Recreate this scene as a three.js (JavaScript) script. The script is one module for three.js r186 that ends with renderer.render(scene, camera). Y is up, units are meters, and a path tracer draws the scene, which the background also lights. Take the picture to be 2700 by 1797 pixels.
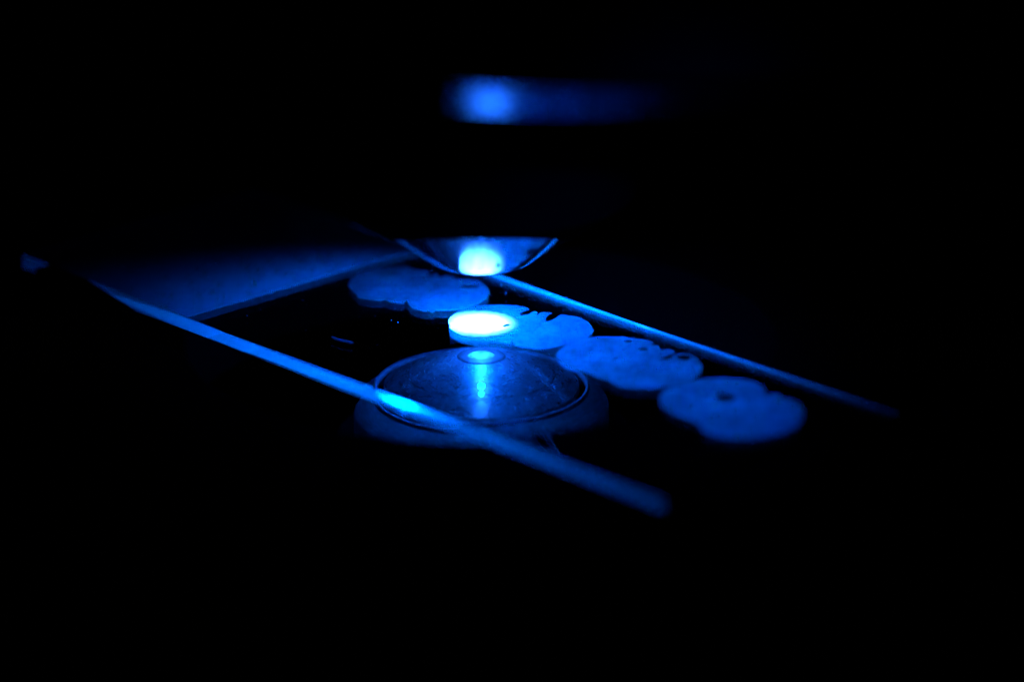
import * as THREE from 'three';
import { mergeGeometries, mergeVertices, toCreasedNormals } from 'three/addons/utils/BufferGeometryUtils.js';

// Lengths below are written in millimetres and turned into metres by MM.
// The origin is the optical axis of the microscope on the upper face of the glass slide.
const MM = 0.001;

// ------------------------------------------------------------------ camera, exposure
const scene = new THREE.Scene();
scene.background = new THREE.Color(0, 0, 0);
const camera = new THREE.PerspectiveCamera(8.41, 1024 / 681, 0.02, 5);
camera.position.set(2.484 * MM, 124.93 * MM, 351.47 * MM);
camera.rotation.set(-0.34519, 0, 0);
camera.focus = 0.3735;
camera.userData.fStop = 10;
const renderer = new THREE.WebGLRenderer({ antialias: true });
renderer.toneMapping = THREE.LinearToneMapping;
renderer.toneMappingExposure = 4;
renderer.shadowMap.enabled = true;

// ------------------------------------------------------------------ lights
const DEEP = new THREE.Color(0.0, 0.085, 1.0), PALE = new THREE.Color(0.035, 0.24, 1.0);
function point(color, intensity, [x, y, z], radius) {
  const l = new THREE.PointLight(color, intensity);
  l.position.set(x * MM, y * MM, z * MM);
  l.shadow.radius = (radius * MM) / 0.02;
  l.castShadow = true;
  scene.add(l);
  return l;
}
function spot(color, intensity, from, to, angle, penumbra, radius) {
  const l = new THREE.SpotLight(color, intensity, 0, angle, penumbra);
  l.position.set(from[0] * MM, from[1] * MM, from[2] * MM);
  l.target.position.set(to[0] * MM, to[1] * MM, to[2] * MM);
  l.shadow.radius = (radius * MM) / 0.02;
  l.castShadow = true;
  scene.add(l, l.target);
  return l;
}
// the excitation beam of the objective, and the wide stray light of the same front lens
spot(PALE, 1.5e-2, [0, 5.5, 0], [-0.2, 0, 0], 0.53, 1, 0.25);
spot(DEEP, 7.6e-4, [0, 5.35, 0], [-0.52, 0, 0.5], 1.385, 0.13, 0.25);
// light that the lit tissue throws up at the objective, into the slide and down at the condenser
point(DEEP, 2.0e-5, [0, 0.5, 0], 0.35);
point(new THREE.Color(0, 0.105, 1), 1.5e-3, [0, -0.55, 0], 0.3);
point(new THREE.Color(0.006, 0.12, 1), 6.5e-4, [0, -1.35, 0], 0.2);
// weak blue lamp up to the right, outside the frame
spot(DEEP, 8.8e-2, [32, 78, 118], [10.8, 0, 7.0], 0.145, 1, 4);

// ------------------------------------------------------------------ helpers
let seed = 7;
const rnd = () => ((seed = (seed * 1664525 + 1013904223) >>> 0) / 4294967296);
function lattice(n, s) {
  let k = s >>> 0;
  const a = new Float32Array(n * n);
  for (let i = 0; i < n * n; i++) { k = (k * 1664525 + 1013904223) >>> 0; a[i] = k / 4294967296; }
  return a;
}
const tables = new Map();
function noise(u, v, n, s) {                       // tiling value noise, u and v in 0..1
  const key = n * 1000 + s;
  if (!tables.has(key)) tables.set(key, lattice(n, s * 7919 + n));
  const a = tables.get(key), x = u * n, y = v * n, i = Math.floor(x), j = Math.floor(y);
  let fx = x - i, fy = y - j;
  fx = fx * fx * (3 - 2 * fx); fy = fy * fy * (3 - 2 * fy);
  const at = (p, q) => a[(((q % n) + n) % n) * n + (((p % n) + n) % n)];
  return (at(i, j) * (1 - fx) + at(i + 1, j) * fx) * (1 - fy) + (at(i, j + 1) * (1 - fx) + at(i + 1, j + 1) * fx) * fy;
}
const fbm = (u, v, n, o, s) => { let t = 0, a = 0.5, m = 0; for (let k = 0; k < o; k++) { t += a * noise(u, v, n << k, s + k); m += a; a *= 0.55; } return t / m; };
function texture(size, fn, srgb = false) {
  const d = new Uint8Array(size * size * 4);
  for (let j = 0; j < size; j++) for (let i = 0; i < size; i++) {
    const c = fn(i / size, j / size), k = (j * size + i) * 4;
    const [r, g, b] = Array.isArray(c) ? c : [c, c, c];
    d[k] = Math.max(0, Math.min(255, r * 255)); d[k + 1] = Math.max(0, Math.min(255, g * 255)); d[k + 2] = Math.max(0, Math.min(255, b * 255)); d[k + 3] = 255;
  }
  const t = new THREE.DataTexture(d, size, size);
  t.wrapS = t.wrapT = THREE.RepeatWrapping; t.magFilter = THREE.LinearFilter; t.minFilter = THREE.LinearFilter;
  if (srgb) t.colorSpace = THREE.SRGBColorSpace;
  t.needsUpdate = true;
  return t;
}
function add(name, geo, mat, parent = scene) {
  const m = new THREE.Mesh(geo.clone().scale(MM, MM, MM), mat);
  m.name = name; m.castShadow = m.receiveShadow = true; parent.add(m);
  return m;
}
function thing(name, label, category, [x, y, z] = [0, 0, 0], turn = 0) {
  const g = new THREE.Group();
  g.name = name; g.position.set(x * MM, y * MM, z * MM); g.rotation.y = turn;
  g.userData = { label, category };
  scene.add(g);
  return g;
}
const lathe = (pts, n = 128, crease = 0.6) => toCreasedNormals(new THREE.LatheGeometry(pts.map(([r, y]) => new THREE.Vector2(r, y)), n), crease);

// ------------------------------------------------------------------ textures
const tissueMap = texture(512, (u, v) => {         // uneven tissue with fibre strands and pin holes
  const w = fbm(u, v, 5, 4, 3), f = fbm(u * 1 + 0.06 * w, v, 48, 2, 11), g = fbm(u, v, 90, 2, 21);
  const vein = Math.max(0, 1 - Math.abs(fbm(u, v, 7, 3, 27) - 0.5) * 17);
  let c = 0.66 - 0.3 * vein + 1.1 * (w - 0.5) + 0.3 * (f - 0.5) + 0.6 * (g - 0.5);
  if (g > 0.68) c *= 0.6;
  return c;
});
const tissueBump = texture(512, (u, v) => 0.5 * fbm(u, v, 60, 3, 31) + 0.5 * fbm(u, v, 9, 3, 33));
const labelMap = texture(512, (u, v) => { const c = 0.84 + 0.2 * (fbm(u, v, 40, 3, 41) - 0.5) + 0.12 * (fbm(u, v, 5, 2, 45) - 0.5); return c; });
const grimeMap = texture(1024, (u, v) => {         // dull metal with dark blotches and pale specks of dust
  const a = fbm(u, v, 14, 4, 51), b = fbm(u, v, 150, 2, 55), s = noise(u, v, 300, 59);
  let c = 0.5 + 0.3 * (a - 0.5) + 0.5 * (b - 0.5);
  if (a > 0.56 && b > 0.5) c *= 0.5;
  if (s > 0.982) c = 1;
  return c;
});
const grimeRough = texture(512, (u, v) => 0.62 + 0.5 * (fbm(u, v, 30, 3, 61) - 0.5));
const latheBump = texture(512, (u, v) => 0.5 * noise(0.5, v, 128, 71) + 0.3 * noise(0.5, v, 256, 73) + 0.25 * fbm(u, v, 90, 2, 75));
const dustMap = texture(256, (u, v) => { const a = fbm(u, v, 9, 3, 81), b = fbm(u, v, 22, 2, 85); return a * 0.55 + b * 0.45 > 0.52 ? 0.04 : 0.6 + 0.7 * (a - 0.3); });
const edgeMap = texture(256, (u, v) => 0.8 + 0.35 * (fbm(u, v, 40, 3, 91) - 0.5));

// ------------------------------------------------------------------ materials
const std = (o) => new THREE.MeshStandardMaterial(o), phy = (o) => new THREE.MeshPhysicalMaterial(o);
const M = {
  glass: phy({ name: 'slide glass', color: 0xffffff, transmission: 1, thickness: 1.1 * MM, roughness: 0, ior: 1.52 }),
  roughGlass: phy({ name: 'fine ground glass', color: 0xffffff, transmission: 1, thickness: 1.1 * MM, roughness: 0.06, ior: 1.52 }),
  ground: phy({ name: 'ground glass edge', color: 0xf2f4f4, map: edgeMap, transmission: 0.5, thickness: 0, roughness: 1, transparent: true, opacity: 0.25 }),
  label: std({ name: 'frosted label coat', color: new THREE.Color(0.9, 0.9, 0.9), map: labelMap, roughness: 0.95 }),
  tissue: std({ name: 'tissue', color: new THREE.Color(0.19, 0.19, 0.19), map: tissueMap, bumpMap: tissueBump, bumpScale: 0.03 * MM, roughness: 0.9 }),
  nose: phy({ name: 'polished metal nose', color: new THREE.Color(0.2, 0.2, 0.21), metalness: 1, roughness: 0.1 }),
  nickel: phy({ name: 'blackened satin metal', color: new THREE.Color(0.03, 0.03, 0.031), specularColor: new THREE.Color(0.38, 0.48, 0.58), metalness: 1, roughness: 0.22 }),
  black: phy({ name: 'black paint', color: new THREE.Color(0.0008, 0.0008, 0.0008), specularIntensity: 0.15, roughness: 0.7 }),
  flat: phy({ name: 'matt black', color: new THREE.Color(0.0005, 0.0005, 0.0005), specularIntensity: 0, roughness: 1 }),
  dome: phy({ name: 'dull turned metal', color: new THREE.Color(0.22, 0.22, 0.22), map: grimeMap, metalness: 0.8, roughness: 0.5, roughnessMap: grimeRough, anisotropy: 0.85, anisotropyRotation: Math.PI / 2, bumpMap: latheBump, bumpScale: 0.0025 * MM }),
  mount: phy({ name: 'black lens mount', color: new THREE.Color(0.016, 0.016, 0.016), specularIntensity: 0.15, map: grimeMap, roughness: 0.6 }),
  rim: std({ name: 'worn metal rim', color: new THREE.Color(0.014, 0.014, 0.014), roughness: 0.95 }),
  collar: std({ name: 'anodised collar', color: new THREE.Color(0.1, 0.1, 0.1), map: grimeMap, roughness: 0.6 }),
  dust: std({ name: 'dusty lens', color: new THREE.Color(0.11, 0.11, 0.11), map: dustMap, roughness: 0.6, bumpMap: dustMap, bumpScale: 0.02 * MM }),
  fleck: std({ name: 'dust', color: new THREE.Color(0.35, 0.35, 0.35), roughness: 1 }),
  lens: std({ name: 'lit front lens', color: 0x020202, emissive: new THREE.Color(0.0, 0.1, 1), emissiveIntensity: 0.12, roughness: 0.3 }),
};

// ------------------------------------------------------------------ stage (the surface that the slide rests on)
{
  const s = new THREE.Shape([[-95, -80], [95, -80], [95, 75], [-95, 75]].map(([x, z]) => new THREE.Vector2(x, z)));
  const h = new THREE.Path(); h.absarc(0, 0, 24, 0, Math.PI * 2, true); s.holes.push(h);
  const g = new THREE.ExtrudeGeometry(s, { depth: 6, bevelEnabled: true, bevelSize: 0.4, bevelThickness: 0.4, bevelSegments: 2, curveSegments: 64 });
  g.rotateX(Math.PI / 2); g.translate(0, -1.54, 0);
  const m = add('stage_plate', g, M.flat);
  m.userData = { kind: 'structure', label: 'black stage plate of the microscope under the slide', category: 'stage' };
}

// ------------------------------------------------------------------ glass slide
const YAW = 0.8131, X0 = -38.96, X1 = 37.13, ZB = -9.36, ZF = 16.3, T = 1.1;
{
  const g = thing('glass_slide', 'clear glass microscope slide with a frosted end, lying across the stage', 'glass slide', [0, 0, 0], -YAW);
  const b = 0.07, s = new THREE.Shape([[X0 + b, ZB + b], [X1 - b, ZB + b], [X1 - b, ZF - b], [X0 + b, ZF - b]].map(([x, z]) => new THREE.Vector2(x, z)));
  const body = new THREE.ExtrudeGeometry(s, { depth: T - 2 * b, bevelEnabled: true, bevelSize: b, bevelThickness: b, bevelSegments: 1, curveSegments: 1 });
  body.rotateX(Math.PI / 2); body.translate(0, -b, 0);
  add('glass_body', body, [M.glass, M.roughGlass], g);
  // ground edges: a thin scattering skin just inside each narrow side
  for (const [z, fade] of [[ZF - 0.09, 0.4], [ZB + 0.09, 17]]) {         // the grinding thins out towards the label end
    const w = new THREE.Shape([[X0 + 9, -T / 2 - 0.02], [X0 + 20, -T + 0.1], [X1 - fade, -T + 0.1], [X1 - 0.35, -T / 2 - 0.05], [X1 - 0.35, -T / 2 + 0.05], [X1 - fade, -0.1], [X0 + 20, -0.1], [X0 + 9, -T / 2 + 0.02]].map(([x, y]) => new THREE.Vector2(x, y)));
    const p = new THREE.ExtrudeGeometry(w, { depth: 0.02, bevelEnabled: false }), uv = p.attributes.uv;
    for (let k = 0; k < uv.count; k++) uv.setXY(k, uv.getX(k) / 6, uv.getY(k) / 6);
    p.translate(0, 0, z - 0.01);
    add('ground_edge', p, M.ground, g);
  }
  add('end_edge', new THREE.BoxGeometry(0.02, T - 0.2, ZF - ZB - 0.4).translate(X1 - 0.12, -T / 2, (ZB + ZF) / 2), M.flat, g);
  // frosted label coat: a thin white layer with slightly ragged inner border
  const fx = X0 + 21.47, pts = [[X0 + 0.15, ZB + 0.15]];
  for (let i = 0; i <= 160; i++) pts.push([fx + 0.16 * (rnd() - 0.5), ZB + 0.15 + (ZF - ZB - 0.3) * i / 160]);
  pts.push([X0 + 0.15, ZF - 0.15]);
  const ls = new THREE.Shape(pts.map(([x, z]) => new THREE.Vector2(x, z)));
  const lg = new THREE.ExtrudeGeometry(ls, { depth: 0.022, bevelEnabled: false });
  lg.rotateX(Math.PI / 2); lg.translate(0, 0.008, 0);
  const uv = lg.attributes.uv; for (let i = 0; i < uv.count; i++) uv.setXY(i, uv.getX(i) / 9, uv.getY(i) / 9);
  const lm = add('frosted_label', lg, M.label, g);
  lm.userData.label = 'matt white frosted writing area at the end';
}

// ------------------------------------------------------------------ holder that grips the two ends of the slide
{
  const g = thing('slide_holder', 'matt black slide holder with a bar and spring finger against the glass slide ends', 'slide holder', [0, 0, 0], -YAW);
  const bar = new THREE.Shape([[X1 + 0.03, ZB - 6], [X1 + 6, ZB - 6], [X1 + 6, ZF - 1.5], [X1 + 4.5, ZF - 0.05], [X1 + 0.03, ZF - 0.05]].map(([x, z]) => new THREE.Vector2(x, z)));
  const q = new THREE.ExtrudeGeometry(bar, { depth: 1.4, bevelEnabled: true, bevelSize: 0.02, bevelThickness: 0.05, bevelSegments: 1 });
  q.rotateX(Math.PI / 2); q.translate(0, 0.12, 0);
  add('bar', q, M.flat, g);
  // spring finger that holds the label end from the front
  const finger = new THREE.Shape([[X0 + 3.4, -1.5], [X0 + 3.4, 0.0], [X0 + 3.8, 0.12], [X0 + 8.5, 0.12], [X0 + 15, -1.0], [X0 + 15, -1.5]].map(([x, y]) => new THREE.Vector2(x, y)));
  add('spring_finger', new THREE.ExtrudeGeometry(finger, { depth: 1.2, bevelEnabled: true, bevelSize: 0.02, bevelThickness: 0.04, bevelSegments: 1 }).translate(0, 0, ZF + 0.08), M.flat, g);
  add('screw_head', lathe([[0, 0.6], [1.2, 0.6], [1.5, 0.4], [1.5, 0.14]], 32, 0.4).translate(X1 + 3.4, 0, ZB - 3), M.black, g);
}

// ------------------------------------------------------------------ tissue sections (outlines in mm round each centre)
const sections = [
  { at: [-5.0, -8.45], label: 'dim tissue slice on the slide nearest the frosted end, half under the objective', holes: [[3.95, -0.79, 0.85, 0.5]],
    p: '-5.98,-0.89 -5.90,-2.08 -5.49,-3.55 -4.80,-4.67 -3.98,-5.23 -3.02,-5.60 -1.94,-5.88 -1.21,-5.69 -0.83,-4.95 -0.22,-4.67 0.27,-4.57 0.58,-4.26 0.42,-3.6 0.6,-3.05 0.88,-3.5 1.24,-3.89 1.28,-3.2 1.55,-2.85 1.97,-3.44 2.59,-3.11 2.73,-2.59 3.06,-2.44 3.54,-2.52 4.14,-2.44 4.75,-2.08 5.23,-1.16 5.54,-0.07 5.60,1.20 5.37,2.29 4.90,3.18 4.20,3.99 3.49,4.61 2.73,5.05 1.85,5.23 1.17,5.14 1.15,5.59 0.86,5.67 0.73,5.28 0.38,5.41 -0.03,5.14 -0.63,4.61 -0.88,4.0 -1.1,2.6 -1.42,3.5 -2.02,3.36 -2.56,3.00 -2.83,2.50 -3.28,2.73 -4.11,2.56 -4.71,2.29 -5.14,2.02 -5.22,1.38 -5.67,0.30' },
  { at: [3.35, -0.15], label: 'brightest tissue slice with a white glowing spot of light right under the objective',
    holes: [[-1.31, 0.57, 0.42, 0.24, 0.9], [-0.35, 1.3, 0.17, 0.07, 0.9], [2.34, -0.35, 0.06, 0.07], [4.28, 1.55, 0.1, 0.07], [4.37, 2.19, 0.06, 0.07], [0.3, -0.16, 0.06, 0.07], [-1.88, -3.82, 0.07, 0.09], [5.02, 2.74, 0.07, 0.07]],
    p: '-6.02,-0.65 -5.86,-1.35 -5.54,-2.23 -5.03,-3.29 -4.50,-3.82 -3.74,-4.18 -2.91,-4.36 -1.97,-4.39 -1.14,-4.32 -0.55,-4.18 0.04,-4.00 0.42,-3.61 0.57,-3.34 0.36,-3.1 -0.04,-2.8 -0.32,-2.2 -0.1,-1.72 0.5,-2.1 0.85,-2.75 0.98,-2.90 1.19,-2.55 1.02,-2.02 1.21,-2.02 1.45,-2.51 1.80,-2.67 2.16,-2.55 2.43,-2.41 2.2,-2.1 1.93,-1.6 1.83,-1.0 1.82,-0.35 2.4,-0.75 2.8,-1.5 3.09,-2.09 3.56,-1.91 4.14,-1.61 4.74,-1.35 4.85,-0.91 5.25,-0.38 5.47,0.40 5.68,1.70 5.48,2.74 5.12,3.51 4.41,4.37 3.48,5.22 2.32,5.81 1.34,6.15 0.42,5.98 -0.21,5.64 -0.66,5.30 -0.77,4.54 -0.84,3.94 -0.92,3.85 -0.90,4.91 -1.71,4.64 -2.35,4.28 -2.61,3.82 -2.98,3.85 -3.68,3.68 -4.32,3.34 -4.96,2.82 -5.49,1.96 -5.92,1.10 -5.85,0.49 -5.96,-0.12' },
  { at: [12.16, 8.42], label: 'mid blue tissue slice with jagged upper edge, third from the frosted end', holes: [[-0.41, -4.22, 0.34, 0.34], [0.73, -2.44, 0.4, 0.36], [3.87, -0.54, 0.62, 0.66], [-1.5, -0.3, 0.45, 0.14, 0.9]],
    p: '-6.22,-0.98 -6.02,-1.96 -5.38,-3.23 -4.61,-4.08 -3.83,-4.94 -2.76,-5.36 -1.60,-5.28 -0.83,-5.36 -0.17,-4.94 0.79,-4.65 1.56,-4.08 1.36,-3.2 1.91,-3.3 2.08,-2.15 2.74,-2.4 3.13,-2.05 3.15,-1.54 2.6,-1.0 1.95,-0.15 2.5,0.1 3.17,-0.93 3.66,-1.40 4.42,-1.12 4.95,-0.15 5.22,1.51 5.02,3.02 4.40,4.52 3.62,5.34 2.57,5.88 1.15,6.50 -0.25,6.41 -1.27,6.09 -1.82,5.34 -2.18,4.58 -2.92,4.12 -3.39,3.49 -3.94,2.94 -4.60,2.61 -5.35,2.20 -5.91,0.96' },
  { at: [19.39, 18.68], label: 'blurred dim tissue slice with one dark hole, farthest from the frosted end', holes: [[-0.45, -1.66, 0.85, 0.95], [-1.84, -2.25, 0.34, 0.2]],
    p: '-5.50,-1.45 -5.33,-2.51 -4.68,-3.85 -3.72,-4.66 -2.84,-5.47 -1.79,-5.88 -0.38,-5.96 1.02,-5.74 1.93,-5.20 2.54,-4.12 2.7,-3.1 2.6,-1.9 3.25,-2.4 3.66,-2.33 3.98,-1.40 4.62,-1.18 5.13,-0.39 5.40,1.19 5.20,3.01 4.65,4.56 3.67,5.84 2.26,6.73 0.88,7.06 -0.57,6.94 -1.82,6.35 -2.42,5.33 -2.64,4.04 -3.25,3.01 -3.87,2.49 -4.58,1.71 -5.19,0.66 -5.44,-0.39' },
];
sections.forEach(({ at, label, holes, p }, k) => {
  const raw = p.split(' ').map((q) => q.split(',').map(Number)), pts = [];
  raw.forEach((a, i) => {                          // torn edge: a little jitter between the main corners
    const b = raw[(i + 1) % raw.length], n = Math.max(1, Math.round(Math.hypot(b[0] - a[0], b[1] - a[1]) / 0.16));
    for (let j = 0; j < n; j++) pts.push(new THREE.Vector2(a[0] + (b[0] - a[0]) * j / n + (rnd() - 0.5) * 0.11, a[1] + (b[1] - a[1]) * j / n + (rnd() - 0.5) * 0.11));
  });
  const s = new THREE.Shape(pts);
  const pits = [];
  for (let i = 0; k !== 1 && pits.length < 9 && i < 80; i++) {   // small tears through the slice
    const x = (rnd() - 0.5) * 8, z = (rnd() - 0.5) * 8, q = 0.06 + 0.1 * rnd();
    if (Math.hypot(x, z) < 4.2 && [...holes, ...pits].every((h) => Math.hypot(x - h[0], z - h[1]) > 0.5 + h[2] + q) && raw.every((c) => Math.hypot(x - c[0], z - c[1]) > 0.75)) pits.push([x, z, q, q * (0.8 + 1.2 * rnd())]);
  }
  for (const [x, z, a, b, r = 0] of [...holes, ...pits]) {
    const h = [];
    for (let i = 0; i < 22; i++) { const t = -i / 22 * Math.PI * 2, q = 1 + 0.25 * (rnd() - 0.5), ex = Math.cos(t) * a * q, ez = Math.sin(t) * b * q; h.push(new THREE.Vector2(x + ex * Math.cos(r) + ez * Math.sin(r), z - ex * Math.sin(r) + ez * Math.cos(r))); }
    s.holes.push(new THREE.Path(h));
  }
  const g = new THREE.ExtrudeGeometry(s, { depth: 0.06, bevelEnabled: false });
  g.rotateX(Math.PI / 2); g.translate(0, 0.03, 0);
  const uv = g.attributes.uv; for (let i = 0; i < uv.count; i++) uv.setXY(i, uv.getX(i) / 13 + k * 0.37, uv.getY(i) / 13 + k * 0.21);
  const m = add('tissue_section' + (k ? '_00' + k : ''), g, M.tissue);
  m.position.set(at[0] * MM, 0, at[1] * MM);
  m.userData = { label, category: 'tissue slice', group: 'tissue slices in a row on the slide' };
});

// ------------------------------------------------------------------ dust on the glass
{
  const flake = new THREE.IcosahedronGeometry(1, 0), n = 70;
  const m = new THREE.InstancedMesh(flake, M.fleck, n), d = new THREE.Object3D();
  for (let i = 0; i < n; i++) {
    const x = -17 + 30 * rnd(), z = ZB + 1 + (ZF - ZB - 2) * rnd(), r = (0.008 + 0.03 * rnd() ** 4) * MM;
    d.position.set((x * Math.cos(YAW) - z * Math.sin(YAW)) * MM, 0.012 * MM, (x * Math.sin(YAW) + z * Math.cos(YAW)) * MM);
    d.rotation.set(rnd() * 6, rnd() * 6, rnd() * 6); d.scale.set(r * (1 + rnd()), r, r * (1 + rnd()));
    d.updateMatrix(); m.setMatrixAt(i, d.matrix);
  }
  m.name = 'dust_specks'; m.userData = { kind: 'stuff', label: 'fine dust scattered over the clear glass', category: 'dust' };
  scene.add(m);
  const c = new THREE.CatmullRomCurve3([[-11.9, 3.2], [-11.3, 3.9], [-10.6, 4.3], [-10.2, 4.6]].map(([x, z]) => new THREE.Vector3(x, 0.06, z)));
  const f = add('lint_fibre', new THREE.TubeGeometry(c, 16, 0.035, 6), M.fleck);
  f.userData = { label: 'short lint fibre lying on the clear glass left of the slices', category: 'fibre' };
}

// ------------------------------------------------------------------ condenser under the slide
{
  const g = thing('condenser', 'dusty metal condenser dome with a small bright lens under the slide', 'condenser');
  const dome = lathe([[1.94, -3.55], [3.0, -3.87], [4.0, -4.2], [5.0, -4.58], [5.95, -4.98], [6.02, -5.05], [6.1, -5.06], [7.0, -5.46], [7.9, -5.95], [7.95, -6.5]], 160, 0.25);
  const uv = dome.attributes.uv; for (let i = 0; i < uv.count; i++) uv.setXY(i, uv.getX(i) * 2, uv.getY(i));
  const d = add('dome', dome, M.dome, g);
  add('lens_mount', lathe([[1.12, -3.52], [1.12, -3.38], [1.2, -3.35], [1.6, -3.38], [1.84, -3.46], [1.97, -3.56]], 96, 0.3), M.mount, g);
  add('dome_seat', lathe([[7.95, -6.45], [8.45, -6.45]], 96), M.flat, g);
  add('rim_ring', lathe([[8.46, -6.6], [8.46, -6.02], [8.52, -5.96], [8.64, -5.96], [8.72, -6.04], [8.76, -6.3]], 160), M.rim, g);
  add('collar', lathe([[8.78, -6.28], [8.95, -6.34], [10.2, -7.35], [10.35, -7.6], [10.35, -9.4], [10.2, -9.5]], 160), M.collar, g);
  add('body', lathe([[10.15, -9.45], [11.6, -9.5], [11.9, -9.8], [11.9, -24], [0, -24]], 128), M.black, g);
  const l = lathe([[0, -3.3], [0.5, -3.33], [0.9, -3.4], [1.08, -3.48]], 48, 1);
  const p = l.attributes.position, lu = l.attributes.uv; for (let i = 0; i < p.count; i++) lu.setXY(i, p.getX(i) / 2.4, p.getZ(i) / 2.4);
  add('condenser_lens', l, M.dust, g);
  // a straight tooling mark on the right flank
  const a = new THREE.Vector3(3.95, -4.55, 1.55), b = new THREE.Vector3(6.7, -5.88, 4.0);
  const prof = (r) => (r < 4 ? -3.6 - (r - 1.95) * 0.293 : r < 5.95 ? -4.2 - (r - 4) * 0.4 : -5.06 - (r - 6.1) * 0.49);
  const pts = []; for (let i = 0; i <= 10; i++) { const v = a.clone().lerp(b, i / 10); v.y = prof(Math.hypot(v.x, v.z)) + 0.01; pts.push(v); }
  add('tooling_mark', new THREE.TubeGeometry(new THREE.CatmullRomCurve3(pts), 24, 0.06, 6), M.rim, g);
}

// ------------------------------------------------------------------ objective above the slide
{
  const g = thing('objective', 'black microscope objective with a polished metal nose cone above the bright slice', 'microscope objective');
  const H0 = 5.65, R0 = 4.2, TB = 0.74, K = 6.18, N = 160;
  const hc = (r) => H0 + (r - R0) * TB, rs = (t) => Math.max(R0 + 0.25, K / (1 - 0.481 * Math.cos(t)));
  // nose cone: rows of rings from the tip up to the slanting lower lip of the sleeve
  const grid = (rows) => {
    const pos = [], idx = [];
    rows.forEach((row, i) => { for (let j = 0; j <= N; j++) { const t = j / N * Math.PI * 2, [r, h] = row(t); pos.push(Math.sin(t) * r, h, Math.cos(t) * r); } });
    for (let i = 0; i < rows.length - 1; i++) for (let j = 0; j < N; j++) { const a = i * (N + 1) + j, b = a + N + 1; idx.push(a, b, a + 1, b, b + 1, a + 1); }
    const q = new THREE.BufferGeometry(); q.setAttribute('position', new THREE.Float32BufferAttribute(pos, 3)); q.setIndex(idx);
    return toCreasedNormals(mergeVertices(q), 0.35);
  };
  const cone = [(t) => [1.9, H0 + 0.5], (t) => [1.95, H0 + 0.02], (t) => [2.05, H0 - 0.05], (t) => [R0 - 0.1, H0 - 0.05], (t) => [R0, H0]];
  for (let i = 1; i <= 8; i++) cone.push((t) => { const r = R0 + (rs(t) + 0.2 - R0) * i / 8; return [r, hc(r)]; });
  add('nose_cone', grid(cone), M.nose, g);
  const o = 0.16;
  const sleeve = [(t) => [rs(t), hc(rs(t)) - 0.02], (t) => [rs(t) + o * 0.6, hc(rs(t)) - o]];
  for (let i = 1; i <= 6; i++) sleeve.push((t) => { const r = rs(t) + o * 0.6 + (12.3 - rs(t)) * i / 6; return [r, hc(r) - o * 1.2]; });
  sleeve.push((t) => [12.5, 12.0], (t) => [12.9, 15], (t) => [13.2, 21.5]);
  add('sleeve', grid(sleeve), M.flat, g);
  add('front_lens', lathe([[0, H0 + 0.05], [0.9, H0 + 0.15], [1.9, H0 + 0.45]], 48, 1), M.lens, g);
  add('upper_barrel', lathe([[13.1, 21.4], [13.1, 28]], 128), M.black, g);
}

// ------------------------------------------------------------------ revolving nosepiece above the objective
{
  const g = thing('nosepiece', 'dark revolving nosepiece high above with a blurred blue gleam on its metal skirt', 'nosepiece', [-0.6, 28.25, -12]);
  g.rotation.z = -0.07;
  add('metal_skirt', lathe([[39.4, -1.6], [40.0, -2.05], [47.2, 2.32], [47.3, 2.6]], 200, 0.4), M.nickel, g);
  add('turret', lathe([[0, -0.1], [39.6, -0.1], [39.6, 2], [47.25, 2.9], [47.5, 3.4], [47.5, 32], [0, 32]], 128, 0.4), M.flat, g);
  const lug = new THREE.BoxGeometry(36, 12, 3); lug.translate(-19.6, 2, 50.0);
  add('clamp_lug', lug, M.flat, g);
}

renderer.render(scene, camera);
